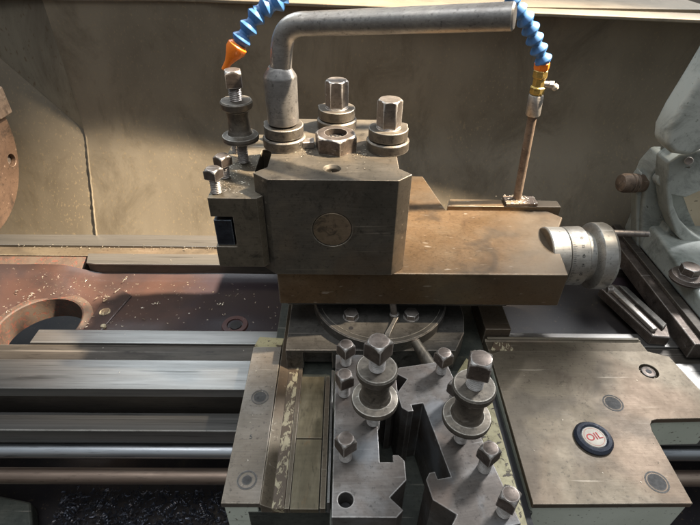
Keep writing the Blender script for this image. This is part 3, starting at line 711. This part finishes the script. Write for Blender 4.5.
# ================================================================== TAILSTOCK
t = thing('tailstock', 'grey green painted tailstock casting on a dark base plate at the right edge', 'tailstock', (420, 100, -100))
bm = B(); box(bm, 356, 470, 2, 210, -104.8, -85); mk('base_plate', bm, 'bolt_dark', t, 1.2)
bm = B(); box(bm, 366, 376, -8, 215, -84.8, -80); mk('gib', bm, 'way_dull', t, .8)
bm = B(); prism(bm, [(0, -84.8), (212, -84.8), (212, -52), (150, -50), (60, -62), (0, -74)], 380, 520, 'x'); mk('sole_casting', bm, 'tail', t, 4, segs=3)
# upright, outlined in the plane y = 185 and 34 mm thick
def ol(pts, y): return [(lambda q: (q.x, q.z))(at(a, b, y=y)) for a, b in pts]
o1 = ol([(636, 248), (637, 205), (640, 180), (646, 166), (658, 152), (672, 152), (678, 165), (676, 182), (684, 205), (700, 240), (760, 250), (760, 290), (690, 275)], 178)
bm = B(); prism(bm, o1, 165, 196, 'y'); mk('upright', bm, 'tail', t, 4, segs=3)
def slab(name, pts, y0, y1, mat='tail', bv=2.5, **kw):
    return mk(name, prism(B(), ol(pts, y0), y0, y1, 'y'), mat, t, bv, segs=3, **kw)
slab('edge_rib', [(636, 182), (643, 172), (645, 246), (637, 250)], 171, 186)
slab('brace', [(670, 226), (679, 237), (664, 256), (654, 249)], 150, 168)
slab('frame_arch', [(668, 163), (666, 190), (669, 215), (677, 236), (690, 249), (706, 258), (765, 282), (765, 262), (708, 243), (693, 234), (680, 220), (674, 206), (673, 196), (686, 198), (704, 190), (765, 186), (765, 150), (700, 150), (680, 155)], 136, 162)
slab('sunlit_tray_plate', [(667, 192), (765, 186), (765, 300), (664, 262)], 166, 170, 'beige', 1, label='added beige plate standing in for the sunlit tray seen through the casting')  # added plate; its colour paints in the sunlit tray behind
slab('clamp_arm', [(666, 147), (668, 132), (679, 111), (700, 78), (760, -20), (800, 60), (714, 142), (702, 151), (690, 157), (674, 155)], 116, 144, 'tail', 6)
slab('pivot_lug', [(672, 150), (765, 140), (765, 178), (700, 176), (684, 172), (670, 165)], 146, 170, 'tail', 3)
mk('pivot_pin', cyl(B(), at(689, 161, y=128), at(689, 161, y=134), 4, 20), 'bolt', t, .5)
p = at(662, 178, y=158)
bm = B(); revolve(bm, [(-6, 8), (0, 8.6), (8, 8.2), (9.5, 7)], (p.x, p.y, p.z), (-.25, -1, .3), 32); mk('boss', bm, 'tail', t, 0)
bm = B(); head(bm, (p.x, p.y, p.z), 9.3, 10.2, 4.2, 6, .2, (-.25, -1, .3)); mk('socket_hole', bm, 'black', t, 0)
p = at(628, 183, y=170)
bm = B(); revolve(bm, [(0, 6), (1.5, 9.5), (5, 11), (11, 11.2), (12.5, 9.6), (14, 11.2), (17, 11), (18, 9.8), (19.5, 11), (30, 10), (31, 5)], (p.x-10, p.y, p.z), (1, .1, -.05), 36); mk('rusty_knob', bm, 'rust', t, 0)
p = at(694, 262, y=70)
bm = B(); revolve(bm, [(0, 16), (3, 17), (7, 15), (9, 9)], (p.x+6, p.y+6, -62), n=36); head(bm, (p.x+6, p.y+6, -62), 8, 18, 10, 6); mk('clamp_nut', bm, 'bolt_dark', t, 0)
# rough casting between saddle and tailstock
t = thing('way_wiper', 'rough grey ribbed block lying in front of the tailstock base', 'way wiper', (325, 60, -105))
bm = B(); prism(bm, [(304, 98), (316, 106), (336, 100), (350, 36), (344, 18), (326, 20)], -104.7, -92); mk('wiper_body', bm, 'bolt_dark', t, 2)
bm = B(); prism(bm, [(310, 96), (317, 97), (333, 26), (327, 25)], -92, -87); mk('rib', bm, 'zinc', t, 1.5)
bm = B(); prism(bm, [(324, 98), (332, 95), (347, 34), (340, 28)], -92, -88); mk('rib', bm, 'swivel', t, 1.5)

# ================================================================== CHIPS (swarf)
def swarf(name, label, pts, mat, smin, smax, coil=False, bm=None, last=True):
 
    bm = bm or B()
    for p in pts:
        L_ = random.uniform(smin, smax); w = L_*random.uniform(.12, .35); c = Vector(p)
        a = random.uniform(0, 2*PI); curl = random.uniform(.3, 2.4); tilt = random.uniform(-.5, .5)
        prev = None; n_ = 4
        if coil:
            R_ = random.uniform(.3, .75)*min(L_*.32, 3.6); n_ = 26; turns = random.uniform(1.5, 4); ax_ = Vector((math.cos(a), math.sin(a), tilt)).normalized(); u_ = ax_.orthogonal().normalized(); w_ = ax_.cross(u_)
            for i in range(n_+1):
                s_ = i/n_; an = turns*2*PI*s_
                q = c+ax_*(s_*L_)+(u_*math.cos(an)+w_*math.sin(an))*R_*(.5+.7*s_)
                o_ = ax_*min(.5, L_*.05); v = (bm.verts.new(q-o_), bm.verts.new(q+o_))
                if prev: bm.faces.new((prev[0], prev[1], v[1], v[0]))
                prev = v
            continue
        for i in range(n_+1):
            s_ = i/n_-.5; an = a+curl*s_
            q = c+Vector((math.cos(an)*s_*L_, math.sin(an)*s_*L_, abs(s_)*L_*.5*abs(tilt)+.25))
            o_ = Vector((-math.sin(an), math.cos(an), tilt))*w*.5*(1-abs(s_)*.8)
            v = (bm.verts.new(q-o_), bm.verts.new(q+o_))
            if prev: bm.faces.new((prev[0], prev[1], v[1], v[0]))
            prev = v
    if not last: return bm
    o = mk(name, bm, mat, None, 0, kind='stuff', label=label, cat='swarf', angle=80)
    return o
pts = []
while len(pts) < 300:
    x = random.gauss(-330, 70) if random.random() < .7 else random.uniform(-400, -60); y = random.uniform(40, 140)
    if x < -440 or x > -60 or (x+330)**2+(y-61)**2 < 46**2: continue
    ringz = 3.6 if 44 < math.hypot(x+330, y-61) < 59 else 0
    pts.append((x, y, webz(x, y)+ringz))
for i in range(110): pts.append((random.uniform(-420, -100), random.gauss(188, 1.6), -105+random.uniform(-3, .2)))
for i in range(12): pts.append((random.uniform(-300, -100), random.uniform(152, 218), -104.3))
cb_ = swarf('', '', [(random.gauss(-330, 60), random.uniform(100, 142), -120) for i in range(16)]+[(random.uniform(-280, -120), random.uniform(60, 140), -122) for i in range(10)], 'chips', 3, 9, coil=True, last=False)
swarf('swarf', 'bright steel chips scattered over the red brown casting and rear way', pts, 'chips', .7, 3.2, bm=cb_)
pts = [(random.uniform(-94, -62) if False else random.uniform(-92, -68), random.uniform(6, 80), 76.1) for i in range(230)]
pts += [(random.gauss(1, 4), random.gauss(58, 4), 101.2) for i in range(40)]
pts += [(random.gauss(22, 4), random.gauss(47, 4), 92.1) for i in range(90)]+[(random.gauss(-25, 5), random.gauss(50, 5), 92.1) for i in range(45)]
pts += [(random.uniform(-48, 48), random.uniform(3, 110), 92.1) for i in range(40)]
swarf('swarf', 'fine chips caught on top of the tool post and its mounted holder', pts, 'chips', .6, 2.4)
pts = [(b0.x+random.gauss(2, 9), random.uniform(112, 130), 8.4) for i in range(150)]
swarf('swarf', 'clump of chips round the foot of the coolant pipe', pts, 'chips', .8, 3.0)
pts = [(random.uniform(-78, -50), random.uniform(-155, -10), ZW+.1) for i in range(14)]+[(random.uniform(160, 300), random.uniform(-150, -15), ZW+.1) for i in range(14)]
pts += [(random.uniform(-300, -90), random.uniform(-30, 30), -104) for i in range(10)]
pts += [(30+15.0*math.cos(a), -130+15*math.sin(a), -1) for a in [random.uniform(0, 6.3) for _ in range(14)]]
swarf('swarf', 'single chips on the carriage wings and front ways', pts, 'chips', .6, 1.8)
pts = []
for i in range(2600): pts.append((random.uniform(-290, -70), random.uniform(-190, -60), -257+random.uniform(0, 7)))
cb_ = swarf('', '', [(random.uniform(-285, -70), random.uniform(-190, -60), -249+random.uniform(-2, 5)) for i in range(420)], 'chips_dark', 4, 14, coil=True, last=False)
swarf('swarf', 'tangled blue black swarf heaped in the tray below the shafts', pts, 'chips_dark', 1.5, 8, bm=cb_)

for o in COL.objects:
    if 'org' in o: del o['org']

# ================================================================== LIGHT
w = bpy.data.worlds.new('World'); scene.world = w; w.use_nodes = True
nt = w.node_tree; bg = nt.nodes['Background']
tc = nt.nodes.new('ShaderNodeTexCoord'); sx = nt.nodes.new('ShaderNodeSeparateXYZ'); rp = nt.nodes.new('ShaderNodeValToRGB')
nt.links.new(tc.outputs['Generated'], sx.inputs[0]); nt.links.new(sx.outputs['Z'], rp.inputs[0]); nt.links.new(rp.outputs[0], bg.inputs[0])
rp.color_ramp.elements[0].position = 0.0; rp.color_ramp.elements[0].color = (.05, .045, .04, 1)
rp.color_ramp.elements[1].position = .9; rp.color_ramp.elements[1].color = (.30, .33, .36, 1)
bg.inputs[1].default_value = 1.4
def lamp(kind, name, loc, target, energy, col, **kw):
    d = bpy.data.lights.new(name, kind); d.energy = energy; d.color = col
    for k, v in kw.items(): setattr(d, k, v)
    o = bpy.data.objects.new(name, d); COL.objects.link(o); o.location = loc
    o.rotation_euler = (Vector(target)-Vector(loc)).to_track_quat('-Z', 'Y').to_euler(); return o
dirv = Vector((.62, .02, .78)).normalized()
tg = Vector((-.045, .175, 0))
sb = lamp('SPOT', 'sunbeam', tg+dirv*3.0, tg, 2600, (1.0, .84, .64), spot_size=math.radians(11), spot_blend=.35, shadow_soft_size=.07)
sb.scale = (.62, 1, 1)
lamp('AREA', 'window_back_left', (-.55, .76, .86), (-.1, -.05, -.1), 3.4, (.80, .91, 1.0), shape='RECTANGLE', size=.45, size_y=.35)
lamp('AREA', 'window_back_right', (.84, .60, .86), (.1, -.1, -.1), 13, (.97, .98, 1.0), shape='RECTANGLE', size=.2, size_y=.24)
lamp('AREA', 'overhead_fill', (-.2, -.42, 1.6), (0, 0, -.1), 7.0, (.93, .96, 1.0), shape='RECTANGLE', size=1.2, size_y=.5)  # added soft fill from above, no known fixture

scene.view_settings.view_transform = 'Standard'; scene.view_settings.look = 'None'
scene.view_settings.exposure = 0.45; scene.view_settings.gamma = 1
